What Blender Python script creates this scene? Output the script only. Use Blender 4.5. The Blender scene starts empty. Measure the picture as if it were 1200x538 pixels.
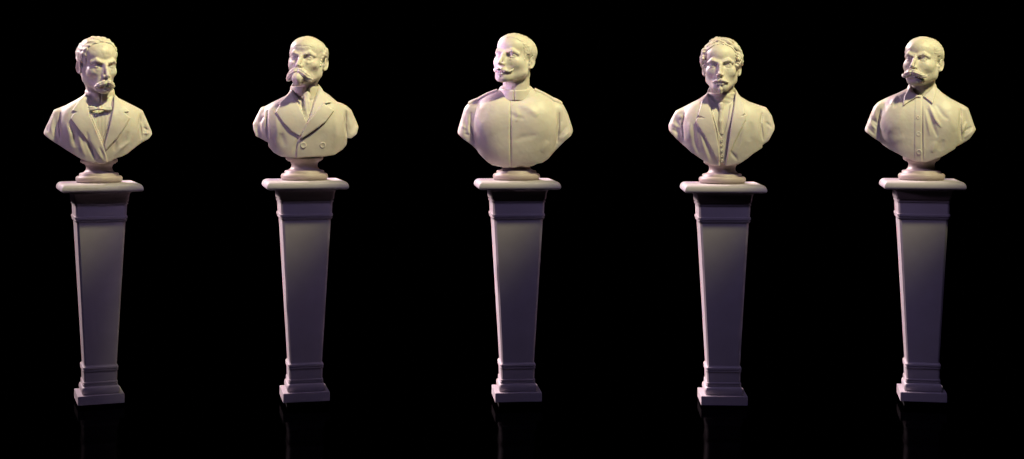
import bpy, math, random
import numpy as np
F32 = np.float32
S = bpy.context.scene
U = 0.00424            # one modelling unit (about one photo pixel at the row of pedestals) in metres
FPX = 1700.0           # distance camera -> row, in units
HC = 342.0             # camera height, in units
CX = [116.2, 356.8, 605.2, 846.4, 1079.9]     # positions along the row (units), 600 = in front of the camera
BZ = [3.2, 6.2, 6.2, 2.2, 6.2]                # height of the recessed feet below the plinths
PI = math.pi

# ------------------------------------------------------------------ camera
cd = bpy.data.cameras.new('camera'); cam = bpy.data.objects.new('camera', cd)
S.collection.objects.link(cam); S.camera = cam
cam.location = (0, -FPX*U, HC*U); cam.rotation_euler = (PI/2, 0, 0)
cd.sensor_width = 36; cd.lens = 36*FPX/1200; cd.shift_y = -139/1200
cd.clip_start = 0.1; cd.clip_end = 500
# ------------------------------------------------------------------ world, view
w = bpy.data.worlds.new('World'); S.world = w; w.use_nodes = True
w.node_tree.nodes['Background'].inputs[0].default_value = (0, 0, 0, 1)
w.node_tree.nodes['Background'].inputs[1].default_value = 0
S.view_settings.view_transform = 'Standard'; S.view_settings.look = 'None'
S.cycles.diffuse_bounces = 1
S.view_settings.exposure = 0; S.view_settings.gamma = 1
# ------------------------------------------------------------------ studio lamps, one set per bust
def spot(name, loc, target, power, col, size, blend, radius):
    ld = bpy.data.lights.new(name, 'SPOT'); ld.energy = power; ld.color = col
    ld.spot_size = math.radians(size); ld.spot_blend = blend; ld.shadow_soft_size = radius
    o = bpy.data.objects.new(name, ld); S.collection.objects.link(o)
    o.location = loc
    from mathutils import Vector
    o.rotation_euler = (Vector(target)-Vector(loc)).to_track_quat('-Z', 'Y').to_euler()
    return o
AZ = [math.atan((c-600)/FPX) for c in CX]
def around(i, x, y, z):            # a point given in the frame of bust i (x right, y away from the camera, z up), metres
    a = -AZ[i]
    X = (CX[i]-600)*U
    return (X + x*math.cos(a)-y*math.sin(a), x*math.sin(a)+y*math.cos(a), z)
KEY = (1.0, 0.97, 0.51); RIM = (1.0, 0.80, 0.84); SIDE = (0.84, 0.58, 0.92); FILL = (0.58, 0.49, 1.0)
for i in range(5):
    spot('key_lamp', around(i, 1.30, -1.30, 3.85), around(i, 0.0, 0, 1.43), 430, KEY, 17.5, 0.8, 0.09)
    spot('rim_lamp', around(i, -2.4, 2.2, 3.15), around(i, 0, 0, 0.95), 850, RIM, 29, 0.4, 0.08)
    spot('side_lamp', around(i, -2.6, -0.8, 1.75), around(i, 0, 0, 1.54), 44 if i == 2 else 58, SIDE, 21, 0.9, 0.15)
    spot('fill_lamp', around(i, -0.35, -2.1, 3.0), around(i, 0, 0, 0.78), 36, FILL, 40, 0.8, 0.15)

# ------------------------------------------------------------------ materials
def plaster(name, col, rough=0.5, bump=0.15):
    m = bpy.data.materials.new(name); m.use_nodes = True
    nt = m.node_tree; b = nt.nodes['Principled BSDF']
    tc = nt.nodes.new('ShaderNodeTexCoord')
    n1 = nt.nodes.new('ShaderNodeTexNoise'); n1.inputs['Scale'].default_value = 9; n1.inputs['Detail'].default_value = 6
    rp = nt.nodes.new('ShaderNodeValToRGB')
    rp.color_ramp.elements[0].position = 0.3; rp.color_ramp.elements[1].position = 0.75
    rp.color_ramp.elements[0].color = (col[0]*0.90, col[1]*0.89, col[2]*0.87, 1)
    rp.color_ramp.elements[1].color = (*col, 1)
    n2 = nt.nodes.new('ShaderNodeTexNoise'); n2.inputs['Scale'].default_value = 260; n2.inputs['Detail'].default_value = 3
    bp = nt.nodes.new('ShaderNodeBump'); bp.inputs['Strength'].default_value = bump; bp.inputs['Distance'].default_value = 0.001
    l = nt.links.new
    l(tc.outputs['Object'], n1.inputs['Vector']); l(tc.outputs['Object'], n2.inputs['Vector'])
    l(n1.outputs['Fac'], rp.inputs['Fac']); l(rp.outputs['Color'], b.inputs['Base Color'])
    l(n2.outputs['Fac'], bp.inputs['Height']); l(bp.outputs['Normal'], b.inputs['Normal'])
    b.inputs['Roughness'].default_value = rough
    b.inputs['Specular IOR Level'].default_value = 0.35
    return m
M_BUST = plaster('cream_plaster', (0.76, 0.675, 0.60), 0.46)
_b = M_BUST.node_tree.nodes['Principled BSDF']
_b.inputs['Subsurface Weight'].default_value = 0.22
_b.inputs['Subsurface Radius'].default_value = (1.0, 0.42, 0.22)
_b.inputs['Subsurface Scale'].default_value = 0.007
M_PED = plaster('painted_pedestal', (0.61, 0.54, 0.57), 0.45, 0.1)
M_SOC = plaster('shaded_socle_plaster', (0.50, 0.40, 0.38), 0.45, 0.1)  # darker, redder plaster: the shade below the bust is put into the colour
M_FLOOR = bpy.data.materials.new('black_gloss'); M_FLOOR.use_nodes = True
_t = M_FLOOR.node_tree; _t.nodes.remove(_t.nodes['Principled BSDF'])
_g = _t.nodes.new('ShaderNodeBsdfGlossy'); _g.inputs['Color'].default_value = (0.015, 0.0145, 0.0155, 1)
_n = _t.nodes.new('ShaderNodeTexNoise'); _n.inputs['Scale'].default_value = 3
_m = _t.nodes.new('ShaderNodeMapRange')
_m.inputs['To Min'].default_value = 0.05; _m.inputs['To Max'].default_value = 0.13
_t.links.new(_n.outputs['Fac'], _m.inputs['Value']); _t.links.new(_m.outputs['Result'], _g.inputs['Roughness'])
_t.links.new(_g.outputs[0], _t.nodes['Material Output'].inputs['Surface'])
M_FOOT = bpy.data.materials.new('shadow_gap_black'); M_FOOT.use_nodes = True
_b = M_FOOT.node_tree.nodes['Principled BSDF']
_b.inputs['Base Color'].default_value = (0.004, 0.004, 0.004, 1); _b.inputs['Roughness'].default_value = 0.8  # near-black colour carries the shade of the gap under the plinth

# ------------------------------------------------------------------ object helpers
def link(o): S.collection.objects.link(o); return o
def mesh_obj(name, V, F, mat, parent=None, smooth=True):
    me = bpy.data.meshes.new(name)
    V = np.asarray(V, F32); F = np.asarray(F, np.int32)
    k = F.shape[1]
    me.vertices.add(len(V)); me.vertices.foreach_set('co', V.ravel())
    me.loops.add(F.size); me.loops.foreach_set('vertex_index', F.ravel())
    me.polygons.add(len(F))
    me.polygons.foreach_set('loop_start', np.arange(0, F.size, k, dtype=np.int32))
    me.polygons.foreach_set('loop_total', np.full(len(F), k, np.int32))
    me.update(calc_edges=True)
    me.polygons.foreach_set('use_smooth', np.full(len(F), smooth))
    me.materials.append(mat)
    o = link(bpy.data.objects.new(name, me)); o.parent = parent
    return o
def thing(name, label, cat, group, loc, rz):
    o = link(bpy.data.objects.new(name, None)); o.location = loc; o.rotation_euler = (0, 0, rz)
    o.empty_display_size = 0.1
    o['label'] = label; o['category'] = cat
    if group: o['group'] = group
    return o

# ------------------------------------------------------------------ floor
f = 60.0
fl = mesh_obj('floor', [(-f, -f, 0), (f, -f, 0), (f, f, 0), (-f, f, 0)], [(0, 1, 2, 3)], M_FLOOR, None, False)
fl['kind'] = 'structure'

# ------------------------------------------------------------------ pedestal
def octagon(hw, ch):               # square outline with small chamfers
    c = hw-ch
    return [(-c, -hw), (c, -hw), (hw, -c), (hw, c), (c, hw), (-c, hw), (-hw, c), (-hw, -c)]
def sq_loft(name, prof, mat, parent, smooth=False):
    # prof: (z, half width, chamfer), square cross sections
    V = []; F = []; n = 8
    for z, hw, ch in prof:
        V += [(x*U, y*U, z*U) for x, y in octagon(hw, ch)]
    for i in range(len(prof)-1):
        for j in range(n):
            k = (j+1) % n
            F.append((i*n+j, i*n+k, (i+1)*n+k, (i+1)*n+j))
    m = len(prof)-1
    for b in (0, m):
        z, hw, ch = prof[b]; V.append((0, 0, z*U)); c = len(V)-1
        for j in range(0, n, 2):
            a = b*n+j; q = b*n+(j+1) % n; r = b*n+(j+2) % n
            F.append((c, r, q, a) if b == 0 else (c, a, q, r))
    o = mesh_obj(name, V, F, mat, parent, smooth)
    if smooth:
        for p in o.data.polygons: p.use_smooth = True
        o.data.set_sharp_from_angle(angle=math.radians(32))
    return o
def arc(z0, w0, z1, w1, kind, n=8, ch=0.5):
    # quarter arc between (z0,w0) and (z1,w1); kind 'v' leaves vertically, 'h' leaves horizontally
    out = []
    for i in range(n+1):
        t = i/n*PI/2
        if kind == 'v': a, b = math.sin(t), 1-math.cos(t)
        else: a, b = 1-math.cos(t), math.sin(t)
        out.append((z0+(z1-z0)*a, w0+(w1-w0)*b, ch))
    return out
def build_pedestal(i):
    bz = BZ[i]
    P = thing('pedestal', '', 'pedestal', 'tapered square pedestals in a row', ((CX[i]-600)*U, 0, 0), -AZ[i]+math.radians(5.3))
    P.scale = (math.cos(AZ[i]), 1, 1)
    sq_loft('foot', [(0.05, 22.5, 0.3), (bz+0.3, 22.5, 0.3)], M_FOOT, P)  # added block, coloured black as the shadow gap
    pl = bz
    sq_loft('plinth', [(pl, 26.8, .3), (pl+0.3, 27.1, .4), (pl+10.0, 27.1, .4), (pl+10.5, 26.7, .4)], M_PED, P)
    T = bz+255-0.0
    def q(z): return bz-6.2+z
    # base torus + bands + tapering shaft
    prof = [(q(16.4), 21.2, 1)] + [(q(16.6+9.0*(0.5-0.5*math.cos(PI*k/10))), 20.5+1.6*math.sin(PI*k/10), 1.2) for k in range(11)]
    sq_loft('base_moulding', prof+[(q(26.3), 20.0, 1.2), (q(27.2), 20.0, 1.2)], M_PED, P, True)
    def wd(z): return 28.3+(18.9-28.3)*(217-z)/(217-50.0)
    prof = [(q(27.0), 20.2, 1.5), (q(28.4), 20.3, 1.5), (q(28.5), 19.5, 1.5), (q(29.4), 19.5, 1.5), (q(29.5), 20.2, 1.5), (q(30.8), 20.1, 1.5), (q(31.2), 19.2, 1.5),
            (q(43.2), 19.6, 1.5), (q(43.4), 20.5, 1.5), (q(44.8), 20.6, 1.5), (q(44.9), 19.8, 1.5), (q(46.2), 19.8, 1.5),
            (q(46.3), 20.8, 1.5), (q(48.4), 20.6, 1.5), (q(49.2), 19.6, 1.5), (q(50.4), 19.1, 1.5)]
    sq_loft('lower_band', prof, M_PED, P)
    sq_loft('shaft', [(q(49.5), wd(49.5), 1.7), (q(217.4), wd(217.4), 2.6)], M_PED, P)
    # recessed edge: slightly raised face panels
    prof = [(q(216.6), 28.5, 2), (q(217.0), 29.3, 2), (q(218.8), 30.2, 2), (q(219.0), 29.2, 2), (q(220.2), 29.2, 2), (q(220.3), 30.5, 2), (q(223.0), 30.6, 2),
            (q(223.2), 29.4, 2), (q(236.6), 29.9, 2), (q(236.7), 31.0, 2), (q(238.4), 31.1, 2), (q(238.5), 30.2, 2), (q(239.8), 30.2, 2), (q(239.9), 31.5, 2), (q(241.8), 31.8, 2)]
    sq_loft('frieze', prof, M_PED, P)
    prof = [(q(241.6), 31.6, 1.6)] + arc(q(242.0), 31.8, q(250.8), 34.6, 'v', 8, 1.4) + [(q(251.0), 35.6, 1.2), (q(252.4), 35.6, 1.2)]
    sq_loft('bed_moulding', prof, M_PED, P, True)
    prof = [(q(251.8), 45.0, .3), (q(252.0), 45.6, .3), (q(253.2), 46.6, .4), (q(254.4), 47.0, .4)]
    prof += [(q(254.4+6.8*math.sin(t)), 41.2+5.8*math.cos(t), .4) for t in [PI/2*k/12 for k in range(1, 12)]]
    prof += [(q(261.2), 41.0, .4)]
    sq_loft('cap_slab', prof, M_PED, P, True)
    return P
PEDS = [build_pedestal(i) for i in range(5)]
for P, lb in zip(PEDS, [
    'tapered square pedestal under the bust wearing a bow tie, farthest left',
    'tapered square pedestal under the bust of the bald bearded man in a double-breasted coat',
    'tapered square pedestal in the middle, under the bust in a plain high-collared military tunic',
    'tapered square pedestal under the bust with thick wavy hair and long necktie',
    'tapered square pedestal under the bust in a buttoned open-collar shirt, farthest right']):
    P['label'] = lb

#@@SDF
# ------------------------------------------------------------------ sculpting with distance fields
def smin(a, b, k):
    if k <= 0: return np.minimum(a, b)
    h = np.maximum(k-np.abs(a-b), 0)/k
    return np.minimum(a, b)-h*h*(k*0.25)
def smax(a, b, k): return -smin(-a, -b, k)
class Vol:
    def __init__(s, lo, hi, h):
        s.lo = np.array(lo, float); s.h = h
        s.n = [int(math.ceil((hi[a]-lo[a])/h))+1 for a in range(3)]
        s.ax = [(lo[a]+h*np.arange(s.n[a])).astype(F32) for a in range(3)]
        s.D = np.full(s.n, 9.0, F32)
        s.x = s.ax[0][:, None, None]; s.y = s.ax[1][None, :, None]; s.z = s.ax[2][None, None, :]
    def box(s, lo, hi):
        sl = []
        for a in range(3):
            i0 = max(0, int((lo[a]-s.lo[a])/s.h)); i1 = min(s.n[a], int((hi[a]-s.lo[a])/s.h)+2)
            if i1 <= i0: return None
            sl.append(slice(i0, i1))
        return tuple(sl), s.x[sl[0]], s.y[:, sl[1]], s.z[:, :, sl[2]]
    def copy(s):
        c = Vol.__new__(Vol); c.__dict__.update(s.__dict__); c.D = s.D.copy(); return c
def ell(c, r, rot=None):
    c = np.array(c, float); r = np.array(r, float)
    m = max(r) if rot is not None else None
    ext = np.array([m]*3) if m else r
    R = None
    if rot is not None:
        from mathutils import Euler
        R = np.array(Euler(rot).to_matrix()).T
    def f(x, y, z):
        X, Y, Z = x-F32(c[0]), y-F32(c[1]), z-F32(c[2])
        if R is not None:
            R_ = R.astype(F32)
            X, Y, Z = (R_[0,0]*X+R_[0,1]*Y+R_[0,2]*Z, R_[1,0]*X+R_[1,1]*Y+R_[1,2]*Z, R_[2,0]*X+R_[2,1]*Y+R_[2,2]*Z)
        k0 = np.sqrt((X/F32(r[0]))**2+(Y/F32(r[1]))**2+(Z/F32(r[2]))**2)
        k1 = np.sqrt((X/F32(r[0]**2))**2+(Y/F32(r[1]**2))**2+(Z/F32(r[2]**2))**2)+F32(1e-6)
        return k0*(k0-1)/k1
    return f, c-ext, c+ext
def cone(a, b, ra, rb):
    a = np.array(a, float); b = np.array(b, float); ab = b-a; L = max(float(ab@ab), 1e-9)
    def f(x, y, z):
        X, Y, Z = x-F32(a[0]), y-F32(a[1]), z-F32(a[2])
        t = np.clip((X*F32(ab[0])+Y*F32(ab[1])+Z*F32(ab[2]))/F32(L), 0, 1)
        return np.sqrt((X-t*F32(ab[0]))**2+(Y-t*F32(ab[1]))**2+(Z-t*F32(ab[2]))**2)-(F32(ra)+t*F32(rb-ra))
    r = max(ra, rb)
    return f, np.minimum(a, b)-r, np.maximum(a, b)+r
def add(v, prim, k=0.0, mar=None, sub=False):
    f, lo, hi = prim
    m = (k*1.5+v.h*5) if mar is None else mar
    b = v.box(lo-m, hi+m)
    if b is None: return
    sl, x, y, z = b
    d = f(x, y, z)
    v.D[sl] = smax(v.D[sl], -d, k) if sub else smin(v.D[sl], d, k)
def chain(v, pts, rad, k=0.0, join=None, **kw):
    for i in range(len(pts)-1):
        add(v, cone(pts[i], pts[i+1], rad[i], rad[i+1]), k, **kw)
def mir(p): return (-p[0], p[1], p[2])
def both(fn):
    for s in (-1, 1): fn(s)
def noise3(x, y, z, seed=0):
    # smooth value noise, arrays broadcastable
    x, y, z = np.broadcast_arrays(x, y, z)
    xi, yi, zi = np.floor(x).astype(np.int64), np.floor(y).astype(np.int64), np.floor(z).astype(np.int64)
    fx, fy, fz = (x-xi), (y-yi), (z-zi)
    fx = fx*fx*(3-2*fx); fy = fy*fy*(3-2*fy); fz = fz*fz*(3-2*fz)
    def hsh(a, b, c):
        h = (a*73856093) ^ (b*19349663) ^ (c*83492791) ^ (seed*2654435761 & 0xffffffff)
        h = (h ^ (h >> 13))*1274126177 & 0xffffffff
        h = (h ^ (h >> 16)) & 0xffff
        return h.astype(F32)/F32(32767.5)-1
    r = 0
    for dx in (0, 1):
        wx = fx if dx else 1-fx
        for dy in (0, 1):
            wy = fy if dy else 1-fy
            for dz in (0, 1):
                wz = fz if dz else 1-fz
                r = r+wx*wy*wz*hsh(xi+dx, yi+dy, zi+dz)
    return r.astype(F32)
def near(v, width, fn):
    # displaces D only close to the surface: D += fn(x, y, z)
    idx = np.nonzero(np.abs(v.D) < width)
    X = v.ax[0][idx[0]]; Y = v.ax[1][idx[1]]; Z = v.ax[2][idx[2]]
    v.D[idx] += fn(X, Y, Z).astype(F32)
def nets(D, ax, h):
    neg = D < 0
    if not neg.any(): return None
    sl = []
    for a in range(3):
        w_ = np.nonzero(neg.any(axis=tuple(b for b in range(3) if b != a)))[0]
        sl.append(slice(max(0, w_[0]-2), min(D.shape[a], w_[-1]+3)))
    D = D[tuple(sl)]; ax = [ax[a][sl[a]] for a in range(3)]
    D = np.pad(D, 1, constant_values=5.0)
    o = np.array([ax[a][0]-h for a in range(3)], F32)
    s = D < 0
    n = D.shape
    cnt = np.zeros((n[0]-1, n[1]-1, n[2]-1), np.int8)
    offs = [(a, b, c) for a in (0, 1) for b in (0, 1) for c in (0, 1)]
    for a, b, c in offs: cnt += s[a:n[0]-1+a, b:n[1]-1+b, c:n[2]-1+c]
    act = (cnt > 0) & (cnt < 8)
    I = np.argwhere(act)
    idm = np.full(act.shape, -1, np.int32); idm[act] = np.arange(len(I))
    cv = [D[I[:, 0]+a, I[:, 1]+b, I[:, 2]+c] for a, b, c in offs]
    acc = np.zeros((len(I), 3), F32); num = np.zeros(len(I), F32)
    for p in range(8):
        for q in range(p+1, 8):
            if sum(abs(offs[p][t]-offs[q][t]) for t in range(3)) != 1: continue
            m = (cv[p] < 0) != (cv[q] < 0)
            t = np.where(m, cv[p]/np.where(m, cv[p]-cv[q], 1), 0)
            for a in range(3):
                acc[:, a] += np.where(m, offs[p][a]+(offs[q][a]-offs[p][a])*t, 0)
            num += m
    V = (I+acc/num[:, None])*h+o
    quads = []
    for a in range(3):
        b, c = (a+1) % 3, (a+2) % 3
        A = [slice(None)]*3; B = [slice(None)]*3
        A[a] = slice(0, n[a]-1); B[a] = slice(1, n[a])
        s0 = s[tuple(A)]; s1 = s[tuple(B)]
        E = np.argwhere(s0 != s1)
        fl_ = s0[E[:, 0], E[:, 1], E[:, 2]]
        def cell(db, dc):
            e = E.copy(); e[:, b] += db; e[:, c] += dc
            return idm[e[:, 0], e[:, 1], e[:, 2]]
        q = np.stack([cell(-1, -1), cell(0, -1), cell(0, 0), cell(-1, 0)], 1)
        q[~fl_] = q[~fl_][:, ::-1]
        quads.append(q)
    return V, np.concatenate(quads)
def part(name, D, v, parent, xf=None, smooth_it=1):
    r = nets(D, v.ax, v.h)
    if r is None: print('EMPTY', name); return None
    V, F = r
    for _ in range(smooth_it):          # light relaxation, takes the voxel steps out
        E = np.concatenate([F[:, [0, 1]], F[:, [1, 2]], F[:, [2, 3]], F[:, [3, 0]]])
        cs = np.zeros_like(V); n_ = np.zeros(len(V), F32)
        for a in range(3): cs[:, a] = np.bincount(E[:, 0], V[E[:, 1], a], len(V))+np.bincount(E[:, 1], V[E[:, 0], a], len(V))
        n_ = np.bincount(E[:, 0], minlength=len(V))+np.bincount(E[:, 1], minlength=len(V))
        V = V*0.5+0.5*cs/n_[:, None]
    if xf is not None: V = xf(V)
    return mesh_obj(name, V*U, F, M_BUST, parent)
def poly_sd(px, py, pts):
    # signed distance to a closed polygon (negative inside); px, py broadcastable 2-D
    px, py = np.broadcast_arrays(np.asarray(px, F32), np.asarray(py, F32))
    d = np.full(px.shape, 1e9, F32); s = np.ones(px.shape, F32)
    n = len(pts)
    for i in range(n):
        ax_, ay = pts[i]; bx, by = pts[i-1]
        ex, ey = bx-ax_, by-ay; wx, wy = px-F32(ax_), py-F32(ay)
        t = np.clip((wx*ex+wy*ey)/max(ex*ex+ey*ey, 1e-9), 0, 1)
        d = np.minimum(d, (wx-ex*t)**2+(wy-ey*t)**2)
        c1 = py >= ay; c2 = py < by; c3 = ex*wy > ey*wx
        fl_ = (c1 & c2 & c3) | (~c1 & ~c2 & ~c3)
        s = np.where(fl_, -s, s)
    return s*np.sqrt(d)
def line_d(px, py, pts, taper=False):
    px, py = np.broadcast_arrays(np.asarray(px, F32), np.asarray(py, F32))
    d = np.full(px.shape, 1e9, F32); g = np.zeros(px.shape, F32)
    Ls = [math.dist(pts[i], pts[i+1]) for i in range(len(pts)-1)]; Lt = sum(Ls); run = 0
    for i in range(len(pts)-1):
        ax_, ay = pts[i]; bx, by = pts[i+1]
        ex, ey = bx-ax_, by-ay; wx, wy = px-ax_, py-ay
        t = np.clip((wx*ex+wy*ey)/max(ex*ex+ey*ey, 1e-9), 0, 1)
        dd = (wx-ex*t)**2+(wy-ey*t)**2
        g = np.where(dd < d, (run+t*Ls[i])/Lt, g); run += Ls[i]
        d = np.minimum(d, dd)
    if taper: return np.sqrt(d), np.clip(np.sin(PI*g), 0, 1)**.6
    return np.sqrt(d)

#@@HEAD
# ------------------------------------------------------------------ heads (head frame: height chin-crown = 2, face towards -y)
SKZ = 0.585
def dent(v, c, sg, amp):
    # soft hollow (amp > 0) or swelling (amp < 0)
    r = v.box([c[a]-3*sg[a] for a in range(3)], [c[a]+3*sg[a] for a in range(3)])
    if r is None: return
    sl, x, y, z = r
    v.D[sl] += (amp*np.exp(-((x-c[0])/sg[0])**2-((y-c[1])/sg[1])**2-((z-c[2])/sg[2])**2)).astype(F32)
def head_base(c, neck_to):
    v = Vol((-0.95, -1.25, -1.95), (0.95, 1.15, 1.2), c.get('vox', 0.015))
    A = lambda p, k=0.1, **kw: add(v, p, k, **kw)
    W = c.get('w', 1.0)
    J = c.get('jaw', 1.0)
    add(v, ell((0, .13, .32), (.655*W, .83, SKZ)), 0, mar=3)
    A(ell((0, -.17, .38), (.54*W, .585, .47)), .14, mar=.5)
    A(ell((0, -.20, -.24), (.555*W+c.get('full', 0), .56, .63)), .14, mar=.5)
    for s in (-1, 1):
        A(cone((s*.45*W*J, .0, -.50), (s*.15, -.58, -.80), .13, .165), .16, mar=.4)
        A(cone((s*.46*W, .05, -.20), (s*.43*W*J, .0, -.50), .14, .13), .14, mar=.4)
        A(ell((s*.335*W, -.43, -.22), (.19, .185, .16), (0, s*.25, s*-.35)), .16, mar=.3)
    A(ell((0, -.70, -.85+c.get('chin', 0)), (.19, .135, .14)), .12)
    A(ell((0, -.58, -.62), (.26, .265, .25)), .14, mar=.3)
    skull = None
    # neck
    nr = c.get('neck_r', .40)
    A(cone((0, .22, -.30), neck_to, nr, nr*1.06), .16, mar=.4)
    for s in (-1, 1):      # neck muscles from behind the ear to the throat
        e = np.array(neck_to)+np.array((s*.10, -.36, 0))
        A(cone((s*.46*W, .22, -.35), tuple(e), .09, .08), .10)
    # temples and cheeks hollow
    for s in (-1, 1):
        A(ell((s*.72*W, -.42, .22), (.15, .26, .24)), .14, sub=True)
    ga = c.get('gaunt', .10)
    for s in (-1, 1):
        dent(v, (s*.42*W, -.44, -.52), (.15, .28, .22), ga*.22)
    skull = v.copy()
    # brow ridge
    bz = c.get('brow_z', .115); bo = c.get('brow_out', 0.0)
    for s in (-1, 1):
        A(cone((s*.10, -.722, bz-.01), (s*.30, -.688, bz+.04), .060, .058), .11)
        A(cone((s*.30, -.69, bz+.04), (s*.45, -.54, bz-.02), .055, .05), .11)
        # socket
        A(ell((s*.265, -.855, -.015), (.160, .195, .090)), .09, mar=.2, sub=True)
        dent(v, (s*.15, -.72, .01), (.07, .12, .07), .012)
        # eyeball behind two lids
        eb_, lid = (s*.262, -.570, -.008), .150
        sl, x, y, z = v.box(np.array(eb_)-.3, np.array(eb_)+.3)
        ball = np.sqrt((x-eb_[0])**2+(y-eb_[1])**2+(z-eb_[2])**2)
        lx = (x-eb_[0])*s
        up = .050-2.6*(lx+.015)**2-.10*lx; dn = -.040+2.2*(lx-.01)**2-.10*lx
        op = np.maximum(z-eb_[2]-up, dn-(z-eb_[2]))+0*y
        shell = smax(ball-lid, -(op+.004), .014)
        crease = np.abs(z-eb_[2]-(.088-2.2*lx**2-.08*lx))+0*y
        shell = shell+.012*np.exp(-(crease/.014)**2)
        d_ = smin(v.D[sl], shell.astype(F32), .035)
        pup = np.sqrt((x-(eb_[0]+s*.0))**2+(z-eb_[2])**2)+0*y
        ey_ = ball-.133+.010*np.exp(-(pup/.030)**2)+.006*np.exp(-((pup-.052)/.010)**2)
        v.D[sl] = np.minimum(smax(d_, -np.maximum(ball-lid-.02, op), .008), ey_)
        # pouch
        chain(v, [(s*.16, -.665, -.125), (s*.27, -.655, -.16), (s*.38, -.585, -.12)], [.015, .022, .015], .06)
    # eyebrow hair
    eb = c.get('eyebrow', .022)*.85
    for s in (-1, 1):
        chain(v, [(s*.085, -.770, bz-.035), (s*.20, -.765, bz+.015+bo), (s*.33, -.695, bz+.035+bo), (s*.45, -.560, bz-.015)],
              [eb, eb*1.25, eb*1.15, eb*.5], .03)
    # nose
    nl = c.get('nose_l', 1.0); nt = c.get('nose_out', 0.0)
    A(cone((0, -.745, .10), (0, -.865, -.12), .040, .046), .06)
    A(cone((0, -.865, -.12), (0, -.985-nt, -.325*nl), .046, .064), .04)
    A(ell((0, -.985-nt, -.335*nl), (.070, .062, .062)), .03)
    for s in (-1, 1):
        A(ell((s*.088, -.880-nt*.6, -.362*nl), (.052, .078, .054)), .03)
        A(cone((s*.02, -.765, .0), (s*.06, -.77, -.33), .045, .06), .09)
    A(cone((0, -.84, -.40*nl), (0, -.95-nt, -.382*nl), .032, .032), .02)
    for s in (-1, 1):
        A(ell((s*.046, -.905-nt*.7, -.425*nl), (.024, .045, .032)), .02, sub=True)
        # folds beside the nose
        A(cone((s*.17, -.80, -.37), (s*.30, -.70, -.62), .012, .016), .07, sub=True)
    # lips
    mz = c.get('mouth_z', -.67)
    for s in (-1, 1):
        chain(v, [(0, -.868, mz+.028), (s*.08, -.86, mz+.035), (s*.20, -.77, mz+.0)], [.034, .035, .015], .025)
        chain(v, [(0, -.85, mz-.058), (s*.09, -.84, mz-.052), (s*.19, -.77, mz-.01)], [.044, .040, .015], .025)
    chain(v, [(-.21, -.80, mz-.01), (-.08, -.905, mz-.008), (.08, -.905, mz-.008), (.21, -.80, mz-.01)], [.008, .010, .010, .008], .02, sub=True)
    A(ell((0, -.88, mz-.15), (.14, .06, .035)), .05, sub=True)
    # ears
    ey = .10; ez = -.13
    for s in (-1, 1):
        ex = s*.630*W
        rot = (-.16, 0, s*-.34)
        A(ell((ex+s*.020, ey-.01, ez+.02), (.034, .115, .215), rot), .03, mar=.15)
        ring = []
        for q in range(15):
            t = -1.75+q*0.30
            cy_, cz_ = .122*math.sin(t+.30)*(1+.10*math.cos(t)), .215*math.cos(t+.30)
            ring.append((ex+s*(.052+.25*max(-.03, cy_)), ey+cy_+.12*cz_, ez+.03+cz_))
        chain(v, ring, [.016+.008*math.sin(PI*q/14) for q in range(15)], .022)
        A(ell((ex+s*.062, ey-.015, ez-.03), (.034, .058, .085), rot), .02, sub=True)
        A(ell((ex+s*.070, ey+.03, ez+.115), (.020, .045, .05), rot), .02, sub=True)
        A(ell((ex+s*.022, ey-.045, ez-.165), (.028, .042, .05)), .05)
        A(ell((ex+s*.025, ey-.095, ez-.03), (.024, .028, .045)), .05)
    return v, skull

def skin_noise(v, amp, sc=9, seed=1):
    near(v, .06, lambda x, y, z: amp*noise3(x*sc, y*sc, z*sc, seed)+amp*.5*noise3(x*sc*2.3, y*sc*2.3, z*sc*2.3, seed+1))

def side_region(v, pts):
    # hair region by a side-view polygon (y, z)
    return poly_sd(v.ax[1][:, None], v.ax[2][None, :], pts)[None, :, :]
def front_region(v, pts):
    return poly_sd(v.ax[0][:, None], v.ax[2][None, :], pts)[:, None, :]
def scalp(u, t, off=0.0, W=1.0):
    # u azimuth (0 = forehead, +-PI = back), t elevation 0..PI/2, point on the skull
    r = np.array((.655*W+off, .83+off, SKZ+off)); c = np.array((0, .13, .32))
    return c+r*np.array((math.sin(u)*math.cos(t), -math.cos(u)*math.cos(t), math.sin(t)))
def lock(h, p0, d, n, step, r0, r1, wav, rng, W=1.0, lift=0.02, k=.012, droop=0.0):
    # a strand laid over the skull, starting at p0 in direction d
    c = np.array((0, .13, .32)); rr = np.array((.655*W, .83, SKZ))
    pts = []; rad = []; p = np.array(p0, float); d = np.array(d, float); ph = rng.random()*6.28
    for i in range(n+1):
        q = (p-c)/rr; L = math.sqrt(q@q); base = c+(p-c)/L if False else c+rr*(q/L)
        nrm = (q/L)/rr; nrm /= np.linalg.norm(nrm)
        if base[1] < -.34 and base[2] < .60 and i: break
        pts.append(tuple(base+nrm*(lift+0.006*math.sin(ph+i*1.3)))); t = i/n
        rad.append(r0+(r1-r0)*t if i else r0*.75)
        d = d-nrm*(d@nrm); d[2] -= droop; d /= np.linalg.norm(d)
        side = np.cross(nrm, d)
        p = base+d*step+side*wav*math.sin(ph+i*1.25)
    if len(pts) > 1: chain(h, pts, rad, k, mar=.05)

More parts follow.
